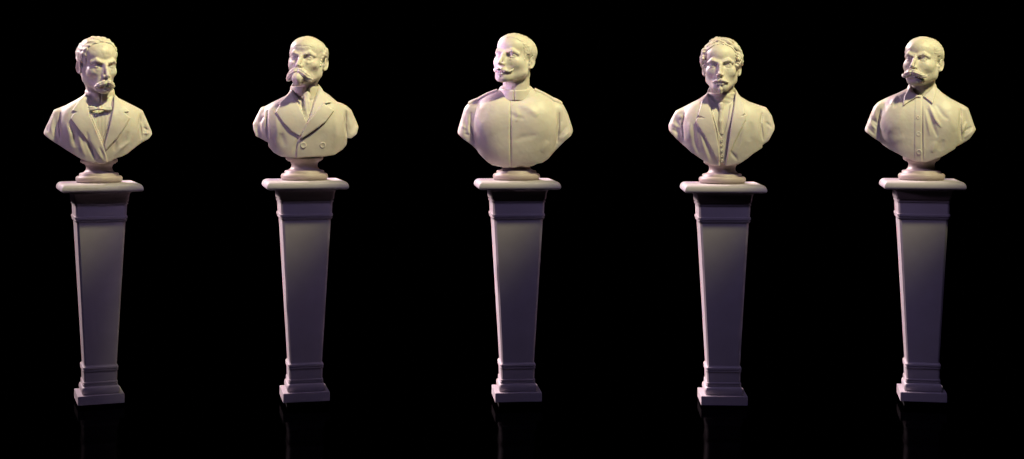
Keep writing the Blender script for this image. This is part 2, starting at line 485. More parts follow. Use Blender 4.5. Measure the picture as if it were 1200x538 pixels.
def moustache(v, half, amp=.010, nst=60, k=.035, dz=0.0, sc=1.0):
    # half: points of the side s=+1: (x, y, z, r); strands follow the sweep
    m = v.copy(); m.D[:] = 9
    half = [(p[0]*.96, p[1]+.012, p[2]+dz, p[3]*sc) for p in half]
    for s in (-1, 1):
        chain(m, [(s*p[0], p[1], p[2]) for p in half], [p[3] for p in half], k, mar=.15)
    xs = [p[0] for p in half]; zs = [p[2] for p in half]
    def f(x, y, z):
        ax = np.abs(x)
        return amp*np.sin(nst*(z-np.interp(ax, xs, zs)-.10*ax)+2.2*noise3(x*6, y*6, z*6, 5))+.006*noise3(x*14, y*14, z*14, 6)+.010*np.exp(-(x/.02)**2)
    near(m, .06, f)
    return m

def head_xf(c):
    from mathutils import Euler, Matrix
    # yaw (about z), then pitch in the head's own frame, roll
    R = (Matrix.Rotation(c['yaw'], 3, 'Z') @ Matrix.Rotation(c.get('roll', 0), 3, 'Y') @ Matrix.Rotation(c.get('pitch', 0), 3, 'X'))
    R = np.array(R); C = np.array(c['at'], float); hs = c['hs']
    sx = np.array(c.get('stretch', (1, 1, 1)), float)
    def xf(V): return ((V*sx)@R.T)*hs+C
    inv = lambda P: tuple((((np.array(P, float)-C)/hs)@R)/sx)
    return xf, inv

#@@BODY
# ------------------------------------------------------------------ bodies (bust frame, units)
CROP = {0: (45, 98, 4.486), 1: (290, 98, 4.486), 2: (530, 98, 4.48), 3: (775, 98, 4.486), 4: (1007, 98, 4.486)}
YREF = [213.8, 210.8, 210.8, 214.8, 210.8]
def P(i, pts):
    ox, oy, s = CROP[i]
    return [(ox+a/s-CX[i], YREF[i]-oy-b/s) for a, b in pts]
class Body:
    def __init__(b, i, sil, c):
        b.i = i
        v = b.v = Vol((-72, -44, 12), (72, 44, 122), 0.66)
        A = lambda p, k=6, **kw: add(v, p, k, mar=14, **kw)
        sh = c.get('sh', 78.0); dx = c.get('dx', 0.0); base = c.get('neckb', 92)
        add(v, ell((dx, 3, 50), (50, 25, 62)), 0, mar=200)
        for s in (-1, 1): A(ell((dx+s*26, -1, 58), (22, 22, 40)), 12)
        A(ell((dx-17, -10, 64), (29, 16.5, 29)), 16); A(ell((dx+17, -10, 64), (29, 16.5, 29)), 16)
        A(ell((dx, -6, 32), (38, 20, 26)), 14)
        A(ell((dx, 6, 80), (34, 17, 17)), 14)
        for s in (-1, 1):
            A(cone((dx+s*10, 6, base), (dx+s*42, 4, sh-1), 15, 13), 10)
        A(cone((c.get('nx', 0), 4, 84), (c.get('nx', 0), 3, 103), 17.5, 12.5), 9)
        for s in (-1, 1):
            A(cone((dx+s*47.5, 3, sh-3), (dx+s*54, 2, sh-30), 15.5, 15.5), c.get('armk', 3.0))
            A(cone((dx+s*54, 2, sh-30), (dx+s*56, 0, sh-60), 15.5, 15), 3)
        # outline: soft on the shoulders, crisp along the cut
        bot = P(i, sil)
        iL = min(range(len(bot)), key=lambda k_: bot[k_][0]); iR = max(range(len(bot)), key=lambda k_: bot[k_][0])
        up = bot[:iL+1]+[(bot[iL][0]-2, 0), (bot[iR][0]+2, 0)]+bot[iR:]
        sd = poly_sd(v.ax[0][:, None], v.ax[2][None, :], up)[:, None, :]
        v.D = smax(v.D, np.broadcast_to(sd, v.D.shape), 5.0)
        low = [(-90, 200), (-90, bot[iL][1]+2)]+bot[iL:iR+1]+[(90, bot[iR][1]+2), (90, 200)]
        sd = poly_sd(v.ax[0][:, None], v.ax[2][None, :], low)[:, None, :]
        v.D = smax(v.D, np.broadcast_to(sd, v.D.shape), .5)
        # hollow back below the shoulders
        add(v, ell((0, 46, 30), (52, 34, 42)), 6, mar=12, sub=True)
        b.strokes(c.get('folds', []))
        near(v, 3.0, lambda x, y, z:   .10*noise3(x*.14, y*.14, z*.14, 11+i)+.05*noise3(x*.45, y*.45, z*.45, 31+i))
    def strokes(b, folds, v=None):
        v = v or b.v
        for pts, wd, amp in folds:
            pp = P(b.i, pts)
            xs = [p[0] for p in pp]; zs = [p[1] for p in pp]; m = 3*wd+1
            bx = v.box((min(xs)-m, -44, min(zs)-m), (max(xs)+m, 6, max(zs)+m))
            if bx is None: continue
            sl, x, y, z = bx
            d, e = line_d(x[:, 0, :], z[0, :, :], pp, True)
            g = amp*e*np.exp(-(d/(wd*(.45+.55*e)))**2)
            v.D[sl] -= g[:, None, :]*np.clip((6-y)/8, 0, 1)
    def reg(b, pts, grow=0.0):
        v = b.v
        return (poly_sd(v.ax[0][:, None], v.ax[2][None, :], P(b.i, pts))-grow)[:, None, :]
    def shell(b, pts, t0, t1, D=None, ymax=6, k=1.0):
        D = b.v.D if D is None else D
        s = np.maximum(D-F32(t1), F32(t0)-D)
        s = smax(s, np.broadcast_to(b.reg(pts), s.shape), k)
        return np.maximum(s, b.v.y-ymax)
    def surf_y(b, x, z, D=None):
        D = b.v.D if D is None else D
        ix = int(round((x-b.v.lo[0])/b.v.h)); iz = int(round((z-b.v.lo[2])/b.v.h))
        col = D[ix, :, iz]; j = int(np.argmax(col < 0))
        return b.v.ax[1][j]
def collar_band(b, z_front, z_back, ra, rb, t=1.6, z0=90, tilt=0.0, gap=None, zc=3.0, lo_f=None, lo_b=None, xo=0.0):
    # standing collar round the neck: a leaning cone shell between two tilted planes
    v = b.v
    x, y, z = v.x-xo, v.y-zc, v.z
    r = ra+(rb-ra)*np.clip((z-z0)/22.0, -.5, 1.4)
    d = np.sqrt((x/1.0)**2+(y/1.06)**2)-r
    s = np.abs(d)-t
    top = z_front+(z_back-z_front)*np.clip((v.y+16)/34, 0, 1)
    s = smax(s, (z-top)*.95, 1.2)
    lf = z0-14 if lo_f is None else lo_f; lb = z0-8 if lo_b is None else lo_b
    s = np.maximum(s, (lf+(lb-lf)*np.clip((v.y+16)/34, 0, 1))-z)
    s = s+0*x
    if gap is not None:
        g = poly_sd(v.ax[0][:, None], v.ax[2][None, :], gap)[:, None, :]
        s = np.where(v.y < 0, smax(s, -np.broadcast_to(g, s.shape), .8), s)
    return s.astype(F32)
def lathe(name, prof, parent, loc=(0, 0, 0), mat=None, n=72, facing=None):
    V = []; F = []
    for z, r in prof:
        for j in range(n):
            t = 2*PI*j/n; V.append((r*math.cos(t), r*math.sin(t), z))
    m = len(prof)
    for i in range(m-1):
        for j in range(n):
            k = (j+1) % n; F.append((i*n+j, i*n+k, (i+1)*n+k, (i+1)*n+j))
    V = np.array(V)
    if facing is not None:
        from mathutils import Vector
        q = np.array(Vector(facing).to_track_quat('Z', 'Y').to_matrix()); V = V@q.T
    V = (V+np.array(loc))*U
    o = mesh_obj(name, V, F, mat or M_BUST, parent)
    o.data.set_sharp_from_angle(angle=math.radians(50))
    return o
def button(b, parent, X, Y, r=1.9, D=None, t=0.9):
    (x, z), = P(b.i, [(X, Y)])
    y = b.surf_y(x, z, D); e = 2.4
    gx = (b.surf_y(x+e, z, D)-b.surf_y(x-e, z, D))/(2*e); gz = (b.surf_y(x, z+e, D)-b.surf_y(x, z-e, D))/(2*e)
    nn = np.array((gx, -1, gz)); nn /= np.linalg.norm(nn)
    prof = [(-1.2, r), (t*.35, r), (t*.8, r*.93), (t, r*.80), (t*.8, r*.62), (t*.62, r*.4), (t*.6, 0.001)]
    return lathe('button', prof, parent, (x, y, z), n=28, facing=tuple(nn))
def socle(parent):
    pr = [(0.0, 26.2), (0.6, 27.0)]
    pr += [(4.2+3.6*math.sin(t), 25.2+2.4*math.cos(t)) for t in [(-PI/2+PI*k/12) for k in range(13)]][1:]
    pr += [(7.9, 23.8), (8.3, 23.4), (10.6, 23.2), (11.2, 22.5)]
    pr += [(17.4-6.2*math.cos(t), 22.2-6.9*math.sin(t)) for t in [PI/2*k/10 for k in range(1, 11)]]
    pr += [(17.4+4.6*math.sin(t), 15.3+3.4*(1-math.cos(t))) for t in [PI/2*k/8 for k in range(1, 9)]]
    pr += [(22.3, 19.6), (23.2, 19.8)]+[(25.5+2.2*math.sin(t), 20.4+1.6*math.cos(t)) for t in [(-PI/2+PI*k/8) for k in range(9)]]
    pr += [(28.0, 18.4), (30, 17.0), (36, 16.5), (44, 13.0)]
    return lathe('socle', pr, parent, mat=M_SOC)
def make_bust(i, label):
    return thing('portrait_bust', label, 'bust', 'plaster portrait busts on the pedestals',
                 ((CX[i]-600)*U, 0, (BZ[i]+255)*U), -AZ[i])
def finish_head(i, B, v, xf, extra):
    B.scale = (math.cos(AZ[i]), 1, 1)
    part('head', v.D, v, B, xf)
    for nm, D, vv in extra: part(nm, D, vv, B, xf)

#@@B1
def bust_bowtie():
    i = 0
    B = make_bust(i, 'bust with side-swept wavy hair, drooping moustache and a bow tie above an open jacket')
    sil = [(250,-60),(246,45),(240,60),(200,85),(150,112),(100,132),(84,138),(60,190),(30,250),(32,262),(50,280),(85,305),(125,330),(170,358),(225,392),(250,402),(270,406),(288,414),(305,411),(322,419),(350,415),(362,408),(380,408),(398,395),(420,386),(438,381),(470,365),(490,348),(515,330),(545,309),(562,300),(580,290),(600,268),(597,250),(575,200),(550,142),(530,130),(470,100),(420,75),(402,55),(396,-60)]
    cut = [(0,215),(32,250),(85,290),(125,315),(225,376),(300,398),(350,400),(420,370),(530,308),(580,276),(600,258),(640,240)]
    folds = [([(118,150),(112,210),(122,300)], 1.4, -2.4), ([(538,150),(532,210),(542,290)], 1.4, -2.4),
             ([(165,215),(190,260),(195,330)], 2.6, -1.6), ([(150,205),(165,260),(170,330)], 2.6, .9), ([(215,270),(228,330),(250,380)], 2.4, 1.0),
             ([(262,300),(285,350),(300,395)], 2.6, -2.0), ([(255,250),(262,300),(280,350)], 2.0, -.9), ([(320,330),(338,370),(345,400)], 1.6, -1.0),
             ([(80,170),(70,230),(85,280)], 2.2, 1.0), ([(60,215),(50,255)], 1.6, -1.0), ([(100,200),(95,270)], 1.6, -1.0),
             ([(560,190),(575,235),(570,280)], 1.8, 1.0), ([(550,230),(585,250)], 1.4, -1.0), ([(548,262),(590,262)], 1.4, .9),
             ([(480,300),(430,340),(400,380)], 2.4, .9), ([(470,250),(430,330)], 2.6, -.7), ([(410,300),(395,350)], 2.0, -.7)]
    b = Body(i, sil, dict(cut=cut, folds=folds, sh=81, dx=1.2, neckb=96))
    D = b.v.D
    V_ = [(238,20),(262,120),(275,185),(306,255),(336,326),(345,322),(372,240),(388,150),(398,80),(404,20)]
    inner = D+2.6
    b.strokes([([(298,150),(292,200),(318,290)], 1.4, .5)], None)
    regV = b.reg(V_)
    front = np.broadcast_to(b.v.y-2, D.shape)
    hole = np.maximum(np.broadcast_to(regV, D.shape), front)
    hole = np.maximum(hole, -(D+5.5))
    jacket = smax(D, -hole, .8)
    part('jacket', jacket, b.v, B)
    # shirt front inside, waistcoat over it
    shirt = np.maximum(np.maximum(D+3.2+.14*np.sin(1.55*(b.v.x-1+.10*(b.v.z-60)*0)), -(D+8)), np.broadcast_to(b.reg(V_, 1.5), D.shape)); shirt = np.maximum(shirt, front)
    part('shirt_front', shirt, b.v, B)
    for nm, pts in (('waistcoat', [(255,100),(270,165),(300,240),(332,335),(348,330),(338,292),(305,225),(284,165),(272,100)]),
                    ('waistcoat', [(404,90),(392,170),(375,240),(345,330),(338,322),(340,286),(362,225),(378,165),(386,90)])):
        part(nm, b.shell(pts, -7, -1.7, D, 0), b.v, B)
    # lapels
    Lp = [(250,52),(262,110),(272,165),(305,245),(338,318),(356,372),(364,410),(352,412),(320,378),(262,302),(205,228),(172,184),(186,158),(206,150),(180,142),(212,92),(236,62)]
    Rp = [(398,60),(394,120),(382,185),(368,245),(346,318),(352,352),(382,318),(420,278),(462,215),(482,180),(450,153),(478,146),(448,118),(425,85),(408,66)]
    part('lapel', b.shell(Lp, -1.2, 1.7, D, 4, .9), b.v, B)
    part('lapel', b.shell(Rp, -1.2, 1.6, D, 4, .9), b.v, B)
    # jacket collar behind the neck, shirt collar
    part('jacket_collar', collar_band(b, 88, 106, 19.8, 17.4, 1.3, 90, gap=[(-21,60),(-19,125),(20,125),(22,60)]), b.v, B)
    part('shirt_collar', collar_band(b, 105, 111, 16.2, 15.2, 1.2, 90, gap=P(i, [(325,100),(326,40),(331,40),(328,100)]), lo_f=90), b.v, B)
    # bow tie
    t = Vol((-16, -40, 80), (24, 0, 112), .55)
    (x0, z0), = P(i, [(322,130)])
    yk = b.surf_y(x0, z0-3, D)-1.2
    add(t, ell((x0, yk-1.2, z0), (2.6, 2.3, 2.5)), 0, mar=9)
    for s, (wx, wz) in ((-1, (272,133)), (1, (374,134))):
        (ex, ez), = P(i, [(wx, wz)])
        add(t, cone((x0+s*2, yk-.6, z0), (ex, yk+2.2, ez+.6), 1.3, 2.7), .8, mar=6)
        add(t, cone((x0+s*2, yk-.8, z0-.6), (ex, yk+2.0, ez-2.0), 1.2, 2.0), .8, mar=6)
    near(t, 1.5, lambda x, y, z: .35*np.sin((z-z0)*1.6+.12*np.abs(x-x0)))
    part('bow_tie', t.D, t, B)
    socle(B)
    c = dict(yaw=math.radians(21), pitch=math.radians(4), roll=math.radians(-1), at=(-1.6, -5, 138), hs=33, w=1.0, gaunt=.16, jaw=.95,
             brow_out=-.012, eyebrow=.024, neck_r=.39, nose_l=1.05)
    xf, inv = head_xf(c)
    v, sk = head_base(c, inv((0, 2, 84)))
    skin_noise(v, .006, 8, 3)
    # moustache, bushy and drooping
    m = moustache(v, [(.0, -.89, -.56, .09), (.10, -.895, -.60, .12), (.21, -.83, -.66, .115), (.31, -.745, -.72, .08), (.37, -.68, -.75, .04)], amp=.006, nst=75, sc=.88)
    # hair: shell plus swept locks
    rg = side_region(v, [(-.98,.86),(-.52,.83),(-.36,.60),(-.33,.26),(-.27,-.02),(-.14,-.04),(-.08,.16),(.10,.20),(.24,.0),(.30,-.34),(.55,-.62),(1.2,-.7),(1.3,1.3),(-.9,1.3)])
    h = v.copy(); h.D = smax(sk.D-.045, np.broadcast_to(rg, sk.D.shape), .05)
    rng = random.Random(4)
    for q in range(24):       # front roll, combed back from the forehead
        u = -1.0+2.0*q/23
        lock(h, scalp(u, 1.15-.42*abs(u)+.04*rng.random()), (u*.5+.55, 1, .3), 7, .09, .044, .026, .16, rng, lift=.045+.03*rng.random())
    for q in range(130):
        u = (rng.random()*2-1)*PI; te = .25+rng.random()*1.1
        p = scalp(u, te)
        if p[1] < -.26 and p[2] < .84: continue
        if p[1] < .22 and p[2] < .30: continue
        lock(h, p, (.35, 1, -.35 if p[2] < .75 else .1), 6, .09, .036, .020, .16, rng, lift=.036)
    for s in (-1, 1):
        for q in range(12):    # waves over the temples, towards the ears
            lock(h, (s*.58, -.36+.03*q, .62-.034*q+.06*rng.random()), (0, .9, -.10-.25*rng.random()), 6, .08, .040, .022, .18, rng, lift=.040)
    near(h, .05, lambda x, y, z: .012*np.sin(34*(z*.8-x*.5*np.sign(x))+3*noise3(x*5, y*5, z*5, 8)))
    finish_head(i, B, v, xf, [('moustache', m.D, m), ('hair', h.D, h)])

#@@B2
def bust_goatee():
    i = 1
    B = make_bust(i, 'bust of bald man with big rounded goatee, wearing a double-breasted coat with two buttons')
    sil = [(232,-60),(230,5),(225,42),(200,65),(140,95),(95,118),(75,124),(50,165),(30,212),(35,240),(48,275),(104,304),(111,305),(115,330),(140,360),(180,380),(240,385),(300,382),(350,380),(400,380),(455,372),(500,345),(520,320),(523,286),(545,287),(572,265),(585,225),(570,190),(545,140),(520,120),(470,95),(430,60),(400,40),(384,5),(382,-60)]
    cut = [(0,235),(30,235),(48,262),(104,290),(118,320),(145,350),(185,368),(240,372),(400,370),(455,362),(500,332),(522,272),(545,272),(572,250),(590,240)]
    folds = [([(108,140),(104,210),(112,300)], 1.4, -2.4), ([(518,140),(512,210),(522,280)], 1.4, -2.4),
             ([(60,150),(48,215),(60,262)], 2.4, -1.0), ([(82,150),(75,230),(88,285)], 2.2, .9), ([(90,170),(60,210)], 1.5, -.8),
             ([(545,160),(560,215),(545,265)], 2.4, -.9), ([(530,170),(540,240)], 1.8, .8),
             ([(150,160),(160,250),(150,330)], 3.0, .7), ([(180,260),(200,330)], 3.4, -.7), ([(262,300),(256,340),(252,382)], .8, -1.0),
             ([(285,270),(250,330),(240,370)], 2.0, -.8), ([(460,180),(470,280),(450,340)], 4.0, .6)]
    b = Body(i, sil, dict(cut=cut, folds=folds, sh=82, dx=-.5, neckb=98, armk=2.0))
    D = b.v.D
    # overlapping front edge, double breasted
    e_ = b.reg([(268,300),(312,205),(400,100),(640,100),(640,460),(256,460),(258,350)])
    g_ = 1.1*np.clip(.5-e_, 0, 1)*np.exp(-np.maximum(-e_, 0)/11.0)*np.clip((4-b.v.y)/8, 0, 1)
    b.v.D = D = (D-g_).astype(F32)
    V_ = [(226,-10),(232,30),(262,85),(288,150),(312,203),(330,160),(352,90),(372,30),(384,-10)]
    front = np.broadcast_to(b.v.y-2, D.shape)
    hole = np.maximum(np.maximum(np.broadcast_to(b.reg(V_), D.shape), front), -(D+6))
    part('coat', smax(D, -hole, .8), b.v, B)
    st = np.maximum(np.maximum(D+3.4, -(D+9)), np.broadcast_to(b.reg(V_, 1.5), D.shape))
    part('shirt_front', np.maximum(st, front), b.v, B)
    part('waistcoat', b.shell([(236,60),(256,100),(280,150),(304,206),(312,200),(300,170),(282,125),(262,60)], -8, -1.9, D, 0), b.v, B)
    part('waistcoat', b.shell([(378,60),(356,110),(330,170),(312,206),(308,196),(328,150),(345,100),(356,60)], -8, -1.9, D, 0), b.v, B)
    Lp = [(228,38),(262,95),(290,152),(313,205),(296,245),(276,276),(232,250),(190,205),(150,148),(172,112),(166,106),(200,72)]
    Rp = [(384,18),(372,50),(352,100),(330,165),(312,208),(272,292),(300,278),(345,248),(410,200),(455,140),(402,106),(440,100),(418,68),(398,38)]
    part('lapel', b.shell(Lp, -1.2, 1.5, D, 4, .9), b.v, B)
    part('lapel', b.shell(Rp, -1.2, 2.1, D, 4, .9), b.v, B)
    part('coat_collar', collar_band(b, 90, 110, 20.5, 18.0, 1.4, 90, gap=[(-19,60),(-15,125),(19,125),(22,60)], xo=1.5), b.v, B)
    part('shirt_collar', collar_band(b, 109, 111, 17.0, 16.0, 1.2, 90, xo=.8, gap=P(i, [(292,80),(306,-30),(322,-30),(330,70)]), lo_f=95), b.v, B)
    # knotted necktie
    t = Vol((-22, -44, 62), (14, 0, 112), .6)
    def at(X, Y, off=0):
        (x, z), = P(i, [(X, Y)]); return (x, b.surf_y(x, z, D)+2.2+off, z)
    add(t, cone(at(314,62,-1.0), at(312,92,-1.0), 4.4, 3.2), 0, mar=8)
    add(t, cone(at(290,72,.6), at(314,68,0), 2.6, 3.6), 2)
    add(t, cone(at(312,96,0), at(308,195,1.5), 4.2, 4.6), .8)
    add(t, cone(at(322,100,.2), at(322,160,1.5), 3.4, 3.0), .8)
    near(t, 1.5, lambda x, y, z: .3*noise3(x*.4, y*.4, z*.3, 4)+.25*np.sin(x*1.2+.25*z))
    part('necktie', t.D, t, B)
    fp = np.minimum(D, D-.55)
    button(b, B, 294, 321, 3.7, D, 1.1); button(b, B, 394, 321, 3.7, D, 1.1)
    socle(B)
    c = dict(yaw=math.radians(-19), pitch=math.radians(-9), roll=math.radians(2), at=(3.2, -5, 139.3), hs=31.5, w=1.04, gaunt=.20,
             brow_out=-.005, eyebrow=.034, neck_r=.37, nose_out=.01)
    xf, inv = head_xf(c)
    v, sk = head_base(c, inv((0, 2, 84)))
    # wrinkles of age
    for s in (-1, 1):
        for k_ in range(3):
            chain(v, [(s*.03, -.77, .40+.09*k_), (s*.22, -.74, .42+.09*k_), (s*.40, -.63, .38+.09*k_)], [.010, .014, .008], .03, sub=True)
        chain(v, [(s*.14, -.70, -.16), (s*.27, -.69, -.215), (s*.42, -.60, -.16)], [.015, .03, .015], .05)
    skin_noise(v, .009, 8, 13)
    m = moustache(v, [(.0, -.92, -.52, .10), (.11, -.935, -.57, .145), (.24, -.88, -.66, .155), (.36, -.77, -.76, .135), (.45, -.68, -.82, .09), (.50, -.64, -.83, .04)], amp=.011, nst=62, sc=.93)
    g = v.copy(); g.D[:] = 9
    chain(g, [(0, -.86, -.70), (0, -.89, -.82), (0, -.85, -.98)], [.18, .215, .12], .06, mar=.3)
    near(g, .07, lambda x, y, z: .012*np.sin(30*x+4*z+2*noise3(x*6, y*6, z*6, 2)))
    rg = side_region(v, [(-.12,.30),(-.16,.0),(-.20,-.22),(-.08,-.22),(-.06,.10),(.10,.20),(.24,.0),(.30,-.34),(.55,-.60),(1.2,-.66),(1.2,.60),(.7,.66),(.25,.52),(.0,.46)])
    h = v.copy(); h.D = smax(sk.D-.038, np.broadcast_to(rg, sk.D.shape), .06)
    rng = random.Random(9)
    for q in range(60):
        s = rng.choice((-1, 1)); yy = -.05+rng.random()*.95; zz = .05+rng.random()*.45
        if yy < .2 and zz < .25: continue
        lock(h, (s*.6*math.sqrt(max(.05, 1-(yy/1.0)**2)), yy, zz), (0, .8, -.15), 5, .09, .034, .018, .12, rng, lift=.026)
    near(h, .05, lambda x, y, z: .008*np.sin(48*(z+.2*y)+3*noise3(x*5, y*5, z*5, 8)))
    finish_head(i, B, v, xf, [('moustache', m.D, m), ('goatee', g.D, g), ('hair', h.D, h)])

#@@B3
def bust_tunic():
    i = 2
    B = make_bust(i, 'bust in a plain high-collared military tunic with shoulder straps, short hair and upturned moustache')
    sil = [(243,-60),(240,30),(200,44),(180,50),(110,84),(80,104),(60,130),(35,200),(25,235),(30,262),(60,290),(110,325),(130,347),(145,368),(160,385),(185,408),(210,425),(235,430),(270,437),(330,436),(360,428),(390,434),(420,430),(445,417),(470,414),(500,395),(540,350),(590,300),(620,275),(637,245),(635,225),(610,160),(582,108),(540,75),(480,45),(430,22),(424,-60)]
    cut = [(0,215),(30,248),(60,275),(110,310),(130,330),(160,370),(210,410),(270,424),(330,422),(420,414),(470,398),(500,380),(540,335),(590,285),(625,258),(660,235)]
    folds = [([(100,150),(98,220),(120,320)], 1.4, -2.4), ([(560,150),(556,220),(548,310)], 1.4, -2.4),
             ([(60,170),(75,215),(70,260)], 2.2, -1.0), ([(45,215),(80,240)], 1.8, .9), ([(60,262),(95,270)], 1.6, -.8), ([(85,160),(80,220),(95,280)], 1.8, .8),
             ([(575,200),(560,260)], 2.0, 1.1), ([(600,220),(560,280)], 1.8, -.9), ([(615,250),(570,300)], 1.6, .8),
             ([(305,80),(306,260),(308,450)], .85, -2.2),
             ([(350,110),(400,125),(450,170)], 4.5, 1.1), ([(330,130),(345,165),(335,200)], 3.0, .8), ([(200,110),(170,150),(160,200)], 4.5, -.6),
             ([(330,300),(360,280),(440,270)], 3.2, -.5), ([(500,300),(470,360)], 4, .6), ([(300,150),(330,175),(380,185)], 2.5, -.6)]
    b = Body(i, sil, dict(cut=cut, folds=folds, sh=82, dx=-1.0, neckb=92, armk=2.2))
    D = b.v.D
    dent(b.v, (-.8, -15, 96), (17, 9, 7), 2.6)
    part('tunic', D, b.v, B)
    # shoulder straps lying along the shoulder ridge
    v = b.v
    for nm, A_, Z_ in (('shoulder_strap', (236,40), (84,108)), ('shoulder_strap', (432,36), (578,108))):
        (xa, za), (xb, zb) = P(i, [A_, Z_])
        t = (v.x-xa)/(xb-xa); zz = za+(zb-za)*t
        band = np.maximum(np.maximum(D-1.7, -(D+1.5)), np.abs(v.y-1.0)-8.0)
        band = np.maximum(band, np.maximum(-t, t-1)*abs(xb-xa))
        band = np.maximum(band, (zz-12)-v.z)
        part(nm, band.astype(F32), v, B)
    col = collar_band(b, 105.0, 112, 18.6, 17.4, 1.5, 92, gap=None, zc=2.0, xo=-.8, lo_f=93, lo_b=96)
    (gx, _), = P(i, [(325, 60)])
    col = np.where((v.y < 0) & (np.abs(v.x-gx) < .7), np.maximum(col, -(np.abs(v.x-gx)-.4)), col)
    part('stand_collar', col.astype(F32), v, B)
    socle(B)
    c = dict(yaw=math.radians(-31), pitch=math.radians(-10), roll=math.radians(3), at=(-2.4, -5, 141.6), hs=32, w=1.02, gaunt=.0, jaw=1.06,
             brow_out=-.01, eyebrow=.022, neck_r=.47, full=.03)
    xf, inv = head_xf(c)
    vv, sk = head_base(c, inv((0, 2, 88)))
    skin_noise(vv, .004, 8, 23)
    m = moustache(vv, [(.0, -.895, -.52, .045), (.08, -.90, -.55, .066), (.20, -.84, -.60, .062), (.31, -.75, -.60, .045), (.39, -.68, -.55, .032), (.43, -.64, -.47, .016)], amp=.006, nst=95, sc=.85)
    g = vv.copy(); g.D[:] = 9
    chain(g, [(0, -.80, -.80), (0, -.79, -.88)], [.065, .05], .02, mar=.1)
    rg = side_region(vv, [(-.98,.66),(-.60,.60),(-.44,.52),(-.36,.24),(-.29,-.02),(-.25,-.18),(-.15,-.18),(-.10,.12),(.06,.20),(.24,.02),(.30,-.34),(.52,-.62),(1.2,-.68),(1.3,1.3),(-.9,1.3)])
    h = vv.copy(); h.D = smax(sk.D-.022, np.broadcast_to(rg, sk.D.shape), .11)
    near(h, .06, lambda x, y, z: .009*noise3(x*11, y*11, z*11, 8)+.010*noise3(x*22, y*22, z*22, 9))
    finish_head(i, B, vv, xf, [('moustache', m.D, m), ('chin_tuft', g.D, g), ('hair', h.D, h)])

